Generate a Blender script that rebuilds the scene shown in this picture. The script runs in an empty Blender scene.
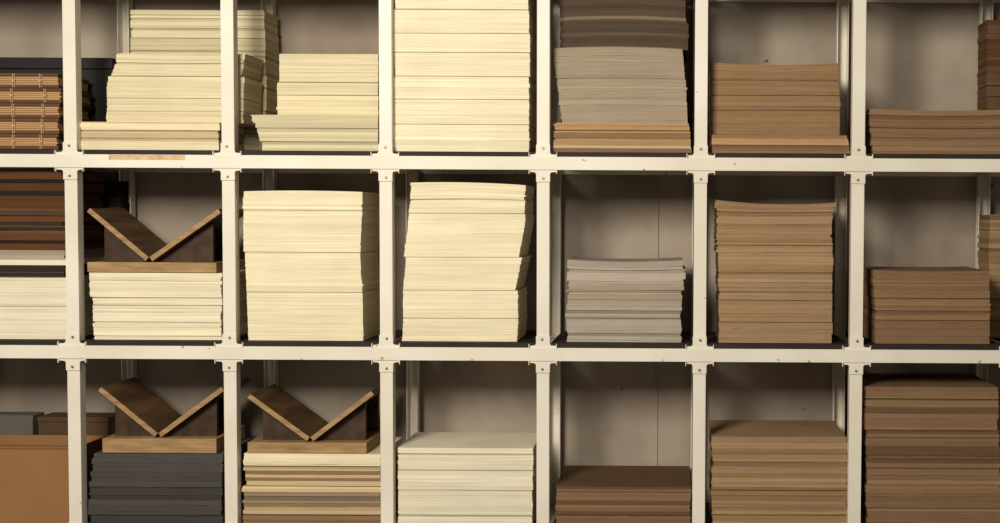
import bpy, bmesh, math, random
from mathutils import Matrix, Vector
random.seed(11)
sc=bpy.context.scene
sc.view_settings.view_transform='Standard'
D=3.0; F=1.2; ZC=1.40
PITCH=math.radians(2.2); ROLL=math.radians(0.30); SHX=-0.172
cam=bpy.data.cameras.new('camera'); camo=bpy.data.objects.new('camera',cam); sc.collection.objects.link(camo)
R=Matrix.Rotation(math.radians(90)-PITCH,4,'X')@Matrix.Rotation(ROLL,4,'Z')
camo.matrix_world=Matrix.Translation((0,-D,ZC))@R
cam.sensor_width=36; cam.lens=F*36; cam.shift_x=SHX; sc.camera=camo
def W(px,py,y):
    d=R.to_3x3()@Vector(((px-500)/1000+SHX,-(py-261.5)/1000,-F))
    t=(y+D)/d.y
    return d.x*t, ZC+d.z*t
def lin(c):
    return tuple(((v/255)/12.92 if v/255<=0.04045 else ((v/255+0.055)/1.055)**2.4) for v in c)

# ---------- materials
def mat(name,col,rough=0.6,noise=0.25,scale=(6,6,6),col2=None,bump=0.0,metal=0.0,detail=6,spots=None):
    m=bpy.data.materials.new(name); m.use_nodes=True; nt=m.node_tree; n=nt.nodes; l=nt.links
    b=n['Principled BSDF']; b.inputs['Roughness'].default_value=rough; b.inputs['Metallic'].default_value=metal
    b.inputs['Specular IOR Level'].default_value=0.3
    tc=n.new('ShaderNodeTexCoord'); mp=n.new('ShaderNodeMapping'); mp.inputs['Scale'].default_value=scale
    l.new(tc.outputs['Object'],mp.inputs['Vector'])
    nz=n.new('ShaderNodeTexNoise'); nz.inputs['Scale'].default_value=1; nz.inputs['Detail'].default_value=detail
    l.new(mp.outputs[0],nz.inputs['Vector'])
    cr=n.new('ShaderNodeValToRGB'); cr.color_ramp.elements[0].position=0.3; cr.color_ramp.elements[1].position=0.7
    c1=lin(col); c0=lin(col2) if col2 else tuple(v*(1-noise) for v in c1)
    cr.color_ramp.elements[0].color=(*c0,1); cr.color_ramp.elements[1].color=(*c1,1)
    l.new(nz.outputs['Fac'],cr.inputs[0])
    out=cr.outputs[0]
    if spots:
        n2=n.new('ShaderNodeTexNoise'); n2.inputs['Scale'].default_value=spots[1]; n2.inputs['Detail'].default_value=4
        l.new(tc.outputs['Object'],n2.inputs['Vector'])
        r2=n.new('ShaderNodeValToRGB'); r2.color_ramp.elements[0].position=spots[2]; r2.color_ramp.elements[1].position=spots[2]+0.04
        l.new(n2.outputs['Fac'],r2.inputs[0])
        mx=n.new('ShaderNodeMix'); mx.data_type='RGBA'
        l.new(r2.outputs[0],mx.inputs[0]); l.new(out,mx.inputs[6]); mx.inputs[7].default_value=(*lin(spots[0]),1)
        out=mx.outputs[2]
    l.new(out,b.inputs['Base Color'])
    if bump:
        bp=n.new('ShaderNodeBump'); bp.inputs['Strength'].default_value=bump; bp.inputs['Distance'].default_value=0.01
        l.new(nz.outputs['Fac'],bp.inputs['Height']); l.new(bp.outputs[0],b.inputs['Normal'])
    return m
def papermat():
    m=bpy.data.materials.new('paper_edges'); m.use_nodes=True; nt=m.node_tree; n=nt.nodes; l=nt.links
    b=n['Principled BSDF']; b.inputs['Roughness'].default_value=0.85; b.inputs['Specular IOR Level'].default_value=0.15
    at=n.new('ShaderNodeVertexColor'); at.layer_name='Col'
    tc=n.new('ShaderNodeTexCoord')
    mp=n.new('ShaderNodeMapping'); mp.inputs['Scale'].default_value=(4,4,620); l.new(tc.outputs['Object'],mp.inputs['Vector'])
    nz=n.new('ShaderNodeTexNoise'); nz.inputs['Scale'].default_value=1; nz.inputs['Detail'].default_value=3; l.new(mp.outputs[0],nz.inputs['Vector'])
    mr=n.new('ShaderNodeMapRange'); mr.inputs['From Min'].default_value=0.3; mr.inputs['From Max'].default_value=0.7
    mr.inputs['To Min'].default_value=0.80; mr.inputs['To Max'].default_value=1.08; l.new(nz.outputs['Fac'],mr.inputs['Value'])
    mp2=n.new('ShaderNodeMapping'); mp2.inputs['Scale'].default_value=(9,9,12); l.new(tc.outputs['Object'],mp2.inputs['Vector'])
    n2=n.new('ShaderNodeTexNoise'); n2.inputs['Scale'].default_value=1; n2.inputs['Detail'].default_value=5; l.new(mp2.outputs[0],n2.inputs['Vector'])
    mr2=n.new('ShaderNodeMapRange'); mr2.inputs['From Min'].default_value=0.3; mr2.inputs['From Max'].default_value=0.7
    mr2.inputs['To Min'].default_value=0.94; mr2.inputs['To Max'].default_value=1.02; l.new(n2.outputs['Fac'],mr2.inputs['Value'])
    mu=n.new('ShaderNodeMath'); mu.operation='MULTIPLY'; l.new(mr.outputs[0],mu.inputs[0]); l.new(mr2.outputs[0],mu.inputs[1])
    vm=n.new('ShaderNodeVectorMath'); vm.operation='SCALE'; l.new(at.outputs['Color'],vm.inputs[0]); l.new(mu.outputs[0],vm.inputs['Scale'])
    l.new(vm.outputs[0],b.inputs['Base Color'])
    return m
M_PAPER=papermat()
M_FRAME=mat('white_painted_steel',(233,226,212),0.4,0.0,(5,5,5),(219,210,193),0.01,spots=((166,138,104),40,0.70))
M_BACK=mat('old_gray_panel',(174,160,144),0.8,0.0,(5,5,4),(138,124,109),0.2,spots=((84,72,60),16,0.72))
M_SHELF=mat('dark_shelf_board',(44,35,30),0.7,0.4,(12,40,12))
M_WOOD=mat('cradle_wood',(114,86,56),0.55,0.0,(20,4,60),(72,52,33),0.05)
M_WOODD=mat('dark_wood',(76,54,36),0.6,0.0,(30,3,30),(44,31,20),0.05)
M_WOODE=mat('pale_wood',(174,142,100),0.6,0.0,(12,6,90),(136,104,68),0.03)
M_CARD=mat('cardboard',(150,110,68),0.85,0.0,(3,3,4),(138,99,60))
M_BLACK=mat('black_board',(30,25,22),0.6,0.3)
M_GREY=mat('grey_board',(98,96,86),0.7,0.2)
M_STEEL=mat('screw_steel',(150,140,120),0.4,0.3,metal=0.5)
M_THREAD=mat('linen_thread',(206,176,134),0.8,0.2)
M_TAPE=mat('old_tape',(190,146,94),0.6,0.0,(60,60,60),(214,192,156))
M_FLOOR=mat('concrete_floor',(110,104,96),0.8,0.3,(3,3,3))

def finish(bm,name,m,parent=None,bevel=0,smooth=False):
    bmesh.ops.recalc_face_normals(bm,faces=bm.faces)
    me=bpy.data.meshes.new(name); bm.to_mesh(me); bm.free()
    o=bpy.data.objects.new(name,me); sc.collection.objects.link(o)
    for k in (m if isinstance(m,list) else [m]): me.materials.append(k)
    if parent: o.parent=parent
    if bevel:
        b=o.modifiers.new('bevel','BEVEL'); b.width=bevel; b.segments=2; b.limit_method='ANGLE'
    return o
def prism(bm,poly,a,b,axis='y',mi=0):
    f={'y':lambda p,t:(p[0],t,p[1]),'z':lambda p,t:(p[0],p[1],t),'x':lambda p,t:(t,p[0],p[1])}[axis]
    v0=[bm.verts.new(f(p,a)) for p in poly]; v1=[bm.verts.new(f(p,b)) for p in poly]
    fs=[bm.faces.new(v0),bm.faces.new(v1[::-1])]
    n=len(poly)
    for i in range(n): fs.append(bm.faces.new((v0[i],v1[i],v1[(i+1)%n],v0[(i+1)%n])))
    for q in fs: q.material_index=mi
def box(bm,x0,x1,y0,y1,z0,z1,mi=0): prism(bm,[(x0,z0),(x1,z0),(x1,z1),(x0,z1)],y0,y1,'y',mi)
def empty(name):
    e=bpy.data.objects.new(name,None); e.empty_display_size=0.1; sc.collection.objects.link(e); return e

# ---------- room
WY=0.345
bm=bmesh.new(); box(bm,-4,3,-4.2,WY+0.05,-0.1,0); finish(bm,'floor',M_FLOOR)
bm=bmesh.new(); box(bm,-4,3,WY+0.02,WY+0.1,0,3.0); finish(bm,'wall_back',M_BACK)

# ---------- shelving
S=0.0025
PX=[(543-672+157.2*i)*S for i in range(-5,5)]
BZ=[2.006,1.528,1.050,0.572,0.094]
SH=0.029
ROWZ={1:BZ[1]+SH,2:BZ[2]+SH,3:BZ[3]+SH,0:BZ[0]+SH}
unit=empty('shelving_unit')
hw=0.0160; t=0.003
bm=bmesh.new()
for x in PX:
    prism(bm,[(x-hw,0),(x+hw,0),(x+hw,0.03),(x+hw-t,0.03),(x+hw-t,t),(x-hw+t,t),(x-hw+t,0.03),(x-hw,0.03)],0,2.1,'z')
finish(bm,'front_posts',M_FRAME,unit,0.0012)
bm=bmesh.new()
for x in PX:
    y1=0.325
    prism(bm,[(x-hw,y1-0.03),(x-hw+t,y1-0.03),(x-hw+t,y1-t),(x+hw-t,y1-t),(x+hw-t,y1-0.03),(x+hw,y1-0.03),(x+hw,y1),(x-hw,y1)],0,2.1,'z')
finish(bm,'rear_posts',M_FRAME,unit,0.0012)
bh=0.0165
x0=PX[0]-0.03; x1=PX[-1]+0.03
bm=bmesh.new()
for z in BZ:
    prism(bm,[(-0.006,z-bh),(-0.002,z-bh),(-0.002,z+bh-0.003),(0.03,z+bh-0.003),(0.03,z+bh),(-0.006,z+bh)],x0,x1,'x')
finish(bm,'front_beams',M_FRAME,unit,0.001)
bm=bmesh.new()
for z in BZ:
    prism(bm,[(0.329,z-bh),(0.334,z-bh),(0.334,z+bh),(0.29,z+bh),(0.29,z+bh-0.003),(0.329,z+bh-0.003)],x0,x1,'x')
    for x in PX: box(bm,x-0.013,x+0.013,0.032,0.292,z-0.012,z+0.013)
finish(bm,'rear_and_side_beams',M_FRAME,unit,0.001)
bm=bmesh.new()
for z in BZ:
    for a,b in zip(PX[:-1],PX[1:]):
        box(bm,a+0.019,b-0.019,0.0,0.32,z+bh+0.0005,z+SH-0.0005)
finish(bm,'shelf_boards',M_SHELF,unit,0.001)
bm=bmesh.new(); bs=bmesh.new()
for z in BZ:
    for x in PX:
        for s in (1,-1):
            zb=z+s*(bh-0.001)
            w=0.035; c=hw+0.0015
            poly=[(x-w,zb),(x+w,zb),(x+w,zb+s*0.006),(x+c+0.003,zb+s*0.007),(x+c,zb+s*0.011),(x+c,zb+s*0.031),(x-c,zb+s*0.031),(x-c,zb+s*0.011),(x-c-0.003,zb+s*0.007),(x-w,zb+s*0.006)]
            prism(bm,poly,-0.003,-0.0003)
            for dx in (-1,1):
                xe=x+dx*(w-0.0015)
                box(bm,min(xe,xe+dx*0.002),max(xe,xe+dx*0.002),-0.009,-0.0003,zb if s>0 else zb-0.011,zb+0.011 if s>0 else zb)
            mt=Matrix.Translation((x+random.uniform(-.002,.002),-0.0045,zb+s*0.022))@Matrix.Rotation(math.pi/2,4,'X')
            bmesh.ops.create_cone(bs,cap_ends=True,segments=12,radius1=0.0036,radius2=0.0028,depth=0.003,matrix=mt)
finish(bm,'corner_connectors',M_FRAME,unit,0.0006)
finish(bs,'connector_screws',M_STEEL,unit)
bm=bmesh.new()
for i,(a,b) in enumerate(zip(PX[:-1],PX[1:])):
    box(bm,a+0.0015,b-0.0015,WY-0.006,WY,0.0,2.1)
    if i==5: box(bm,(a+b)/2+0.082,(a+b)/2+0.088,WY-0.010,WY-0.005,0.0,2.1)
finish(bm,'back_panels',M_BACK,unit,0.001)
xa,_=W(110,160,0); xb,_=W(186,160,0)
bm=bmesh.new(); box(bm,xa,xb,-0.0072,-0.0061,BZ[1]+0.004,BZ[1]+0.0155); finish(bm,'old_tape',M_TAPE,unit)

# ---------- paper stacks
C=dict(cream=(238,225,192),white=(233,223,197),ivory=(221,208,172),green=(202,190,156),gray=(163,147,127),lgray=(174,162,147),
 taupe=(122,104,86),dtaupe=(86,71,58),kraft=(146,116,84),tan=(162,133,100),brown=(132,103,78),dbrown=(104,79,58),rust=(96,62,36),
 orange=(182,144,104),slate=(78,73,71),pale=(204,181,142),dark=(50,41,35),pink=(160,137,112))
def stack(name,row,yf,dep,blocks,base=None,w0=(0,0)):
    z=ROWZ[row] if base is None else base
    z+=0.0004
    bm=bmesh.new(); cl=bm.loops.layers.float_color.new('Col')
    nx=14
    fray = 0.0 if name.startswith(('cream','white')) else 1.0
    pb,pt=w0[0]*S,w0[1]*S
    for bi,bl in enumerate(blocks):
        top,xl,xr,col,lt,jit=bl[:6]; kw=bl[6] if len(bl)>6 else {}
        if not isinstance(xl,tuple): xl=(xl,xl)
        if not isinstance(xr,tuple): xr=(xr,xr)
        cols=col if isinstance(col,list) else [col]
        yb=yf+kw.get('dy',0); db=dep
        ztop=W((xl[1]+xr[1])/2,top,yb)[1]
        X=lambda p:W(p,top,yb)[0]
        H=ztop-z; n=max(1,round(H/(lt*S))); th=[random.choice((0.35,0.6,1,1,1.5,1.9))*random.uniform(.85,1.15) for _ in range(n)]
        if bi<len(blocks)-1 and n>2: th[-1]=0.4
        s=sum(th); th=[q*H/s for q in th]
        bow=kw.get('bow',pb/S)*S; tilt=kw.get('tilt',pt/S)*S; wav=kw.get('wav',0.3)*S; gap=kw.get('gap',0.08); cv=kw.get('cv',0.05)
        dr=0; zz=0; ph=random.uniform(0,6.28)
        for i in range(n):
            f=(i+0.5)/n
            dr=dr*0.8+random.gauss(0,jit*S*0.35)
            L=X(xl[0]+(xl[1]-xl[0])*f)+dr+random.gauss(0,jit*S*0.45)
            Rr=X(xr[0]+(xr[1]-xr[0])*f)+dr+random.gauss(0,jit*S*0.45)
            yy=yb+abs(random.gauss(0,jit*S*0.45))
            k=1+random.gauss(0,cv)
            if random.random()<0.07*(0.4+fray) and row and 0<i<n-1:
                if random.random()<.5: L-=0.0022
                else: Rr+=0.0022
                yy-=0.001; k*=1.10
            seam_shade=(bi<len(blocks)-1 and n>2 and i==n-1)
            gap_shade = (random.random()<gap and 0<i<n-1)
            if gap_shade or seam_shade: yy+=0.003; L+=0.0015; Rr-=0.0015
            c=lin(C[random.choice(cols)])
            if gap_shade: k*=0.7  # shade of a gap between sheets, painted into the inset sheet's colour
            if seam_shade: k*=0.6  # seam shadow between blocks, painted as a darker thin sheet
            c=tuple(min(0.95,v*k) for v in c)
            h=th[i]*0.992
            g=[]
            amp=random.uniform(0.4,1)*wav
            for j in range(nx+1):
                u=j/nx; x=L+(Rr-L)*u
                q0=zz/H; q1=(zz+th[i])/H
                def wz(q): return (pb+(bow-pb)*q)*((2*u-1)**2-0.4)+(pt+(tilt-pt)*q)*(u-0.5)
                a=z+zz+wz(q0); b=z+zz+h+wz(q1)
                yw=yy+amp*0.6*math.sin(u*5+ph+i*0.3)+random.gauss(0,0.0003)*(0.4+fray)+ (0.0012 if j in(0,nx) else 0)
                ym=yb+db
                g.append([bm.verts.new((x,yw,a)),bm.verts.new((x,yw,b)),bm.verts.new((x,ym,a)),bm.verts.new((x,ym,b))])
            fs=[]
            for j in range(nx):
                p,q=g[j],g[j+1]
                fs+= [bm.faces.new((p[0],q[0],q[1],p[1])),bm.faces.new((p[1],q[1],q[3],p[3])),bm.faces.new((q[2],p[2],p[3],q[3])),bm.faces.new((p[0],p[2],q[2],q[0]))]
            fs+=[bm.faces.new((g[0][0],g[0][1],g[0][3],g[0][2])),bm.faces.new((g[-1][0],g[-1][2],g[-1][3],g[-1][1]))]
            for q in fs:
                for lp in q.loops: lp[cl]=(*c,1)
            zz+=th[i]
        z=ztop+0.0001
        pb,pt=bow,tilt
    finish(bm,name,M_PAPER)
    return z+0.0002
cw='cream_paper_stack'; kp='kraft_paper_stack'; gp='gray_paper_stack'; mp_='mixed_paper_stack'
# Row 1
stack(cw,1,0.20,0.11,[(110,130,265,'green',1.8,0.3),(75,130,266,'green',1.8,0.3),(38,130,265,'green',1.8,0.3),(28,131,265,'ivory',2,0.3),(10,130,264,'ivory',2,0.3)])
z=stack(mp_,1,0.02,0.17,[(138,(80,81),218,['ivory','pale'],2.6,0.6,dict(gap=.1)),(130,81,218,['orange','pale'],2.4,0.6,dict(gap=.1)),(122,(81,80),219,['pale','ivory'],3,0.5,dict(gap=.1))])
stack(cw,1,0.05,0.135,[(98,(106,107),(243,243),'ivory',1.8,0.4,dict(gap=.03)),(76,(106,108),(243,244),'ivory',1.8,0.4,dict(gap=.03)),(54,(110,118),(240,245),'ivory',1.8,0.8,dict(bow=1,gap=.03))],z)
z=stack(cw,1,0.02,0.26,[(128,(262,256),378,['green','ivory'],2,0.6,dict(gap=.06)),(115,(256,250),378,['green','ivory'],3,0.6,dict(gap=.06))])
stack(cw,1,0.07,0.2,[(95,277,378,'ivory',2,0.3,dict(gap=.03)),(82,277,378,'ivory',2,0.3,dict(gap=.03)),(54,279,378,'ivory',1.8,0.3,dict(gap=.03))],z)
K=dict(gap=.015,cv=.03,wav=.15)
stack(cw,1,0.02,0.24,[(124,394,529,'cream',2.2,0.35,K),(99,394,529,'cream',2.2,0.35,K),(76,394,529,'cream',2.2,0.35,K),(52,395,530,'cream',2.2,0.35,K),(33,393,530,'cream',2.2,0.35,K),(9,393,529,'cream',2.2,0.35,K),(-12,395,528,'cream',2,.35,K)])
z=stack(mp_,1,0.02,0.26,[(138,(554,554),(692,690),['orange','brown','pale'],2.6,1,dict(gap=.15,cv=.1)),(130,(553,556),(691,690),['orange','kraft'],2.6,1,dict(gap=.15,cv=.1)),(123,(554,556),(690,688),['pale','orange'],2.6,1,dict(gap=.1,cv=.1))])
stack(gp,1,0.04,0.24,[(78,(562,556),(688,685),'gray',1.8,0.35,dict(bow=-1,gap=.02,cv=.03)),(47,(556,552),(685,682),'gray',1.8,0.5,dict(bow=-2,gap=.02,cv=.03)),
  (20,560,688,['dtaupe','taupe','dtaupe'],3.5,.7,dict(gap=.1,cv=.08,dy=.03)),(-12,560,686,['dtaupe','taupe','dtaupe'],3.5,.7,dict(gap=.1,cv=.08,dy=.03))],z)
z=stack(kp,1,0.02,0.27,[(145,712,(850,850),['kraft','brown'],2.4,.6,dict(gap=.1,cv=.06)),(135,712,(850,848),['orange','kraft'],2.8,.6,dict(gap=.1,cv=.06))])
k2=dict(gap=.04,cv=.06)
stack(kp,1,0.05,0.22,[(110,(712,711),840,'kraft',1.8,.35,k2),(95,711,840,'kraft',1.8,.35,k2),(80,711,(840,839),'kraft',1.8,.35,k2),(64,711,(840,838),'kraft',1.8,.6,dict(gap=.03,bow=2))],z)
stack(kp,1,0.02,0.27,[(128,(873,870),1003,['brown','brown','kraft'],2.4,.6,dict(gap=.08,bow=1,cv=.08)),(110,(870,868),1003,['brown','brown','kraft'],2.4,.8,dict(gap=.08,bow=1.5,cv=.08))])
stack(kp,1,0.2,0.1,[(20,988,1110,['dbrown','rust'],4,.6)])
# Row 2
z=stack('white_paper_stack',2,0.02,0.22,[(306,-60,(67,67),'white',1.8,.4,dict(gap=.04)),(277,-60,(67,66),'white',1.8,.4,dict(gap=.04)),(265,-60,64,['slate','dark','slate','gray'],2.5,.8),(258,-60,66,['lgray','white'],3,1),(250,-60,64,['gray','white','lgray'],3,1)])
stack('leather_sheet_stack',2,0.03,0.2,[(215,-60,(66,64),['rust','rust','dbrown','dark'],4,2,dict(gap=.25,cv=.2,wav=1.5)),(169,-60,(64,66),['rust','rust','dbrown','dark'],4,2.5,dict(gap=.25,cv=.2,wav=2))],z)
stack('leather_sheet_stack',2,0.262,0.055,[(240,20,122,['rust','dark'],5,2,dict(gap=.25,cv=.2,wav=.5)),(181,20,(122,118),['rust','dbrown','dark'],5,2,dict(gap=.25,cv=.2,wav=.5))])
zc1=stack('white_paper_stack',2,0.02,0.22,[(305,(94,92),(221,221),['white','cream','white'],2.0,.8,dict(wav=1,gap=.1)),(273,(92,89),(221,222),['white','cream'],2.0,1,dict(wav=1.5,gap=.1))])
stack(cw,2,0.02,0.19,[(292,(248,246),(363,362),'cream',2,.25,K),(252,(246,245),(362,360),'cream',2,.25,K),(210,(243,243),(360,362),'cream',2,.35,K),(191,243,362,'cream',2,.6,dict(bow=-1,gap=.06))])
stack(cw,2,0.02,0.19,[(318,(402,403),(517,518),'cream',2,.35,K),(290,(403,403),(518,518),'cream',2,.4,K),(257,(403,406),(515,522),'cream',2,.4,K),(213,(404,409),(519,526),'cream',2,.45,K),(199,(408,411),(524,525),'cream',2.2,.6,dict(bow=-1,tilt=0,gap=.04)),(183,(410,411),(524,526),'cream',2.2,.7,dict(bow=-1.5,tilt=-2,gap=.06))])
stack(gp,2,0.02,0.22,[(318,(567,566),(681,681),'lgray',2,.6,dict(gap=.1)),(290,(566,567),(681,681),['lgray','gray'],2.4,1.1,dict(gap=.16)),(261,(566,568),(683,683),['lgray','gray','lgray'],3,1.9,dict(gap=.18,cv=.1,wav=.8,bow=1.8))])
stack(kp,2,0.02,0.2,[(322,(719,719),(832,833),'tan',1.8,.5,k2),(300,(719,719),(832,833),'tan',2,.6,k2),(272,(719,718),832,'tan',2,.8,dict(gap=.08)),(245,718,833,'tan',2,.9,dict(gap=.08)),(212,717,(833,832),['tan','tan','kraft'],2.4,1.1,dict(gap=.1,bow=1)),(203,(716,717),(833,840),['kraft','tan'],2.5,1.4,dict(bow=3,tilt=-2))])
stack(kp,2,0.02,0.26,[(320,(876,875),990,'brown',2.2,.6,dict(gap=.08)),(298,(876,875),990,['brown','kraft'],2.2,.8,dict(gap=.1)),(271,(875,873),990,['brown','kraft'],2.8,1.1,dict(gap=.14,bow=1))])
stack(kp,2,0.18,0.12,[(215,990,1110,['kraft','tan'],2.5,.5)])
# Row 3
zs=stack('slate_paper_stack',3,0.02,0.22,[(515,88,(221,222),'slate',4,.9,dict(gap=.22,cv=.1)),(487,88,(221,222),'slate',4,.9,dict(gap=.22,cv=.1)),(454,(88,92),221,'slate',4,1.2,dict(gap=.22,cv=.1))])
zm=stack(mp_,3,0.02,0.24,[(515,243,381,['brown','pink','kraft','pink','pale'],2.6,1.4,dict(gap=.2,cv=.12)),(486,243,381,['pink','kraft','pale','brown','pink'],2.8,1.7,dict(gap=.2,cv=.12)),(466,(245,243),380,['cream','kraft','pale'],2.8,1.6,dict(gap=.1)),(454,243,380,'cream',2.4,.8)])
k3=dict(gap=.09,cv=.08)
kk=dict(gap=.05,cv=.04)
stack('white_paper_stack',3,0.02,0.22,[(515,398,532,'white',3,.5,kk),(490,398,532,'white',3,.5,kk),(470,398,533,'white',3,.5,kk),(448,398,533,'white',3,.6,kk)])
stack(kp,3,0.02,0.26,[(515,556,690,'brown',2.4,.6,k2),(487,556,(690,691),['brown','kraft','dbrown'],2.6,.7,dict(gap=.06))])
stack(kp,3,0.02,0.25,[(515,712,847,'tan',2.6,.8,k3),(490,712,847,['tan','kraft'],2.8,1,k3),(462,(712,713),847,['tan','kraft'],3,1.1,dict(gap=.12,cv=.08)),(437,(713,712),848,['tan','kraft'],3.5,1,dict(gap=.12,cv=.08))])
stack(kp,3,0.02,0.26,[(508,(868,867),1001,['brown','brown','kraft'],2.4,.8,k3),(468,(867,866),(1001,999),['brown','brown','kraft'],2.4,.8,k3),(430,(867,866),(1001,999),['brown','brown','dbrown'],2.8,.8,k3),(387,866,999,['brown','dbrown','kraft'],3.5,1,dict(gap=.1,cv=.08))])

# ---------- portfolio + bound books (row 1, left bay)
bz=ROWZ[1]+0.0005
bm=bmesh.new()
a,zt=W(-60,57,0.2); b,_=W(112,57,0.2)
box(bm,a,b,0.2,0.3,bz,zt-0.03); box(bm,a-0.002,b+0.002,0.197,0.303,zt-0.0295,zt)
finish(bm,'black_storage_box',M_BLACK,None,0.002)
bk=empty('bound_book_stack')
zb=bz
bmc=bmesh.new(); bmp=bmesh.new(); bmt=bmesh.new()
for i in range(5):
    zt=W(30,[134,118,103,88,73][i],0.02)[1]
    xr=W(61+random.uniform(-4,1),100,0.02)[0]; xl=W(-62,100,0.02)[0]
    h=zt-zb
    box(bmc,xl,xr,0.02,0.18,zb+0.0005,zb+h*0.22); box(bmc,xl,xr,0.02,0.18,zt-h*0.2,zt-0.0005)
    npg=4
    for k in range(npg):
        q0=zb+h*(0.23+0.56*k/npg); q1=zb+h*(0.23+0.56*(k+.86)/npg)
        box(bmp,xl+0.002,xr-0.003-random.random()*0.004,0.022+random.random()*0.003,0.178,q0,q1)
    for x in (xl+0.05,xl+0.12,xl+0.185,xr-0.045):
        x+=random.uniform(-.003,.003)
        box(bmt,x,x+0.0012,0.0188,0.0205,zb+0.001,zt-0.001)
        box(bmt,x+0.0045,x+0.0055,0.0188,0.0205,zb+0.002,zt-0.002)
        prism(bmt,[(x-0.002,zb+h*.42),(x+0.007,zb+h*.52),(x+0.007,zb+h*.58),(x-0.002,zb+h*.48)],0.0184,0.0202)
    zb=zt
finish(bmc,'covers',mat('brown_cover',(96,66,43),0.7,0.3),bk,0.0008)
finish(bmp,'pages',mat('book_pages',(194,156,108),0.8,0.0,(3,3,500),(146,106,68)),bk)
finish(bmt,'stitching',M_THREAD,bk)

# ---------- book cradles
def cradle(base,lx,ly,cx,cy,rx,ry,blx,brx,bty,yf=0.03,dep=0.2):
    e=empty('book_cradle')
    X=lambda p,q,y=yf:W(p,q,y)
    lxw,lz=X(lx,ly); cxw,cz=X(cx,cy); rxw,rz=X(rx,ry)
    bl,bt=X(blx,bty); br,_=X(brx,bty)
    z0=base+0.0008
    bm=bmesh.new(); box(bm,bl,br,yf-0.005,yf+dep,z0,bt); finish(bm,'base_board',M_WOODE,e,0.0015)
    th=0.012
    def board(name,ax,az,bx,bz_):
        dx,dz=bx-ax,bz_-az; L=math.hypot(dx,dz); nx_,nz_=-dz/L,dx/L
        if nz_>0: nx_,nz_=-nx_,-nz_
        bm=bmesh.new()
        o=[(ax,az),(bx,bz_),(bx+nx_*th,bz_+nz_*th),(ax+nx_*th,az+nz_*th)]
        prism(bm,o,yf,yf+0.003,'y',1); prism(bm,o,yf+0.003,yf+dep-0.01,'y',0)
        finish(bm,name,[M_WOOD,M_WOODE],e)
    cz2=max(cz,bt+0.013)
    board('left_board',lxw,lz,cxw-0.001,cz2); board('right_board',rxw,rz,cxw+0.001,cz2)
    bm=bmesh.new()
    for ya in (yf+0.03,yf+dep-0.04):
        def under(ax,az,f):
            x=ax+(cxw-ax)*f; zz=az+(cz2-az)*f-th*1.35; return (x,max(zz,bt+0.002))
        for (ax,az) in ((lxw,lz),(rxw,rz)):
            p0=under(ax,az,0.14); p1=under(ax,az,0.92)
            prism(bm,[(p0[0],bt),(p1[0],bt),p1,p0],ya,ya+0.014)
    finish(bm,'supports',M_WOODD,e,0.001)
    return e
cradle(zc1,90,208,149,258,218,209,88,217,262)
cradle(zs,101,387,158,436,221,387,103,217,438)
cradle(zm,250,394,310,441,371,391,248,367,442)

# ---------- cardboard box bottom-left
e=empty('cardboard_box'); z0=ROWZ[3]+0.0005
xl,zt=W(-70,449,0.02); xr,_=W(71,449,0.02)
bm=bmesh.new(); w=0.004
box(bm,xl,xr,0.02,0.02+w,z0,zt); box(bm,xl,xr,0.22-w,0.22,z0,zt); box(bm,xl,xl+w,0.02+w,0.22-w,z0,zt); box(bm,xr-w,xr,0.02+w,0.22-w,z0,zt); box(bm,xl+w,xr-w,0.02+w,0.22-w,z0,z0+w)
finish(bm,'box_walls',M_CARD,e,0.001)
bm=bmesh.new()
for k in range(6):
    a=xl+0.01+k*0.002; box(bm,a,xr-0.012-k*0.003,0.04+k*0.028,0.06+k*0.028,z0+w+0.001,zt-0.03+0.003*(k%3))
finish(bm,'folders',M_CARD,e,0.001)
bm=bmesh.new()
a,zt2=W(38,422,0.235); b,_=W(108,422,0.235)
box(bm,a,b,0.235,0.31,z0,zt2); box(bm,a-0.002,b+0.002,0.232,0.313,zt2+0.0005,zt2+0.014)
finish(bm,'brown_storage_box',mat('dark_brown_board',(90,66,46),0.7,0.3),None,0.002)
bm=bmesh.new(); a,zt3=W(-40,415,0.24); b,_=W(33,415,0.24)
box(bm,a,b,0.24,0.30,z0,zt3); box(bm,a+0.002,b+0.0,0.237,0.2395,z0,zt3-0.01)
finish(bm,'grey_file_box',M_GREY,None,0.002)

# ---------- lights
def area(name,loc,target,size,power,col):
    l=bpy.data.lights.new(name,'AREA'); l.size=size; l.energy=power; l.color=col
    o=bpy.data.objects.new(name,l); sc.collection.objects.link(o); o.location=loc
    o.rotation_euler=(Vector(target)-Vector(loc)).to_track_quat('-Z','Y').to_euler()
area('ceiling_lamp',(-1.2,-3.0,2.5),(-0.4,0,1.4),0.9,118,(1,0.94,0.82))
w=bpy.data.worlds.new('world'); sc.world=w; w.use_nodes=True
w.node_tree.nodes['Background'].inputs[0].default_value=(1,0.91,0.78,1); w.node_tree.nodes['Background'].inputs[1].default_value=0.22
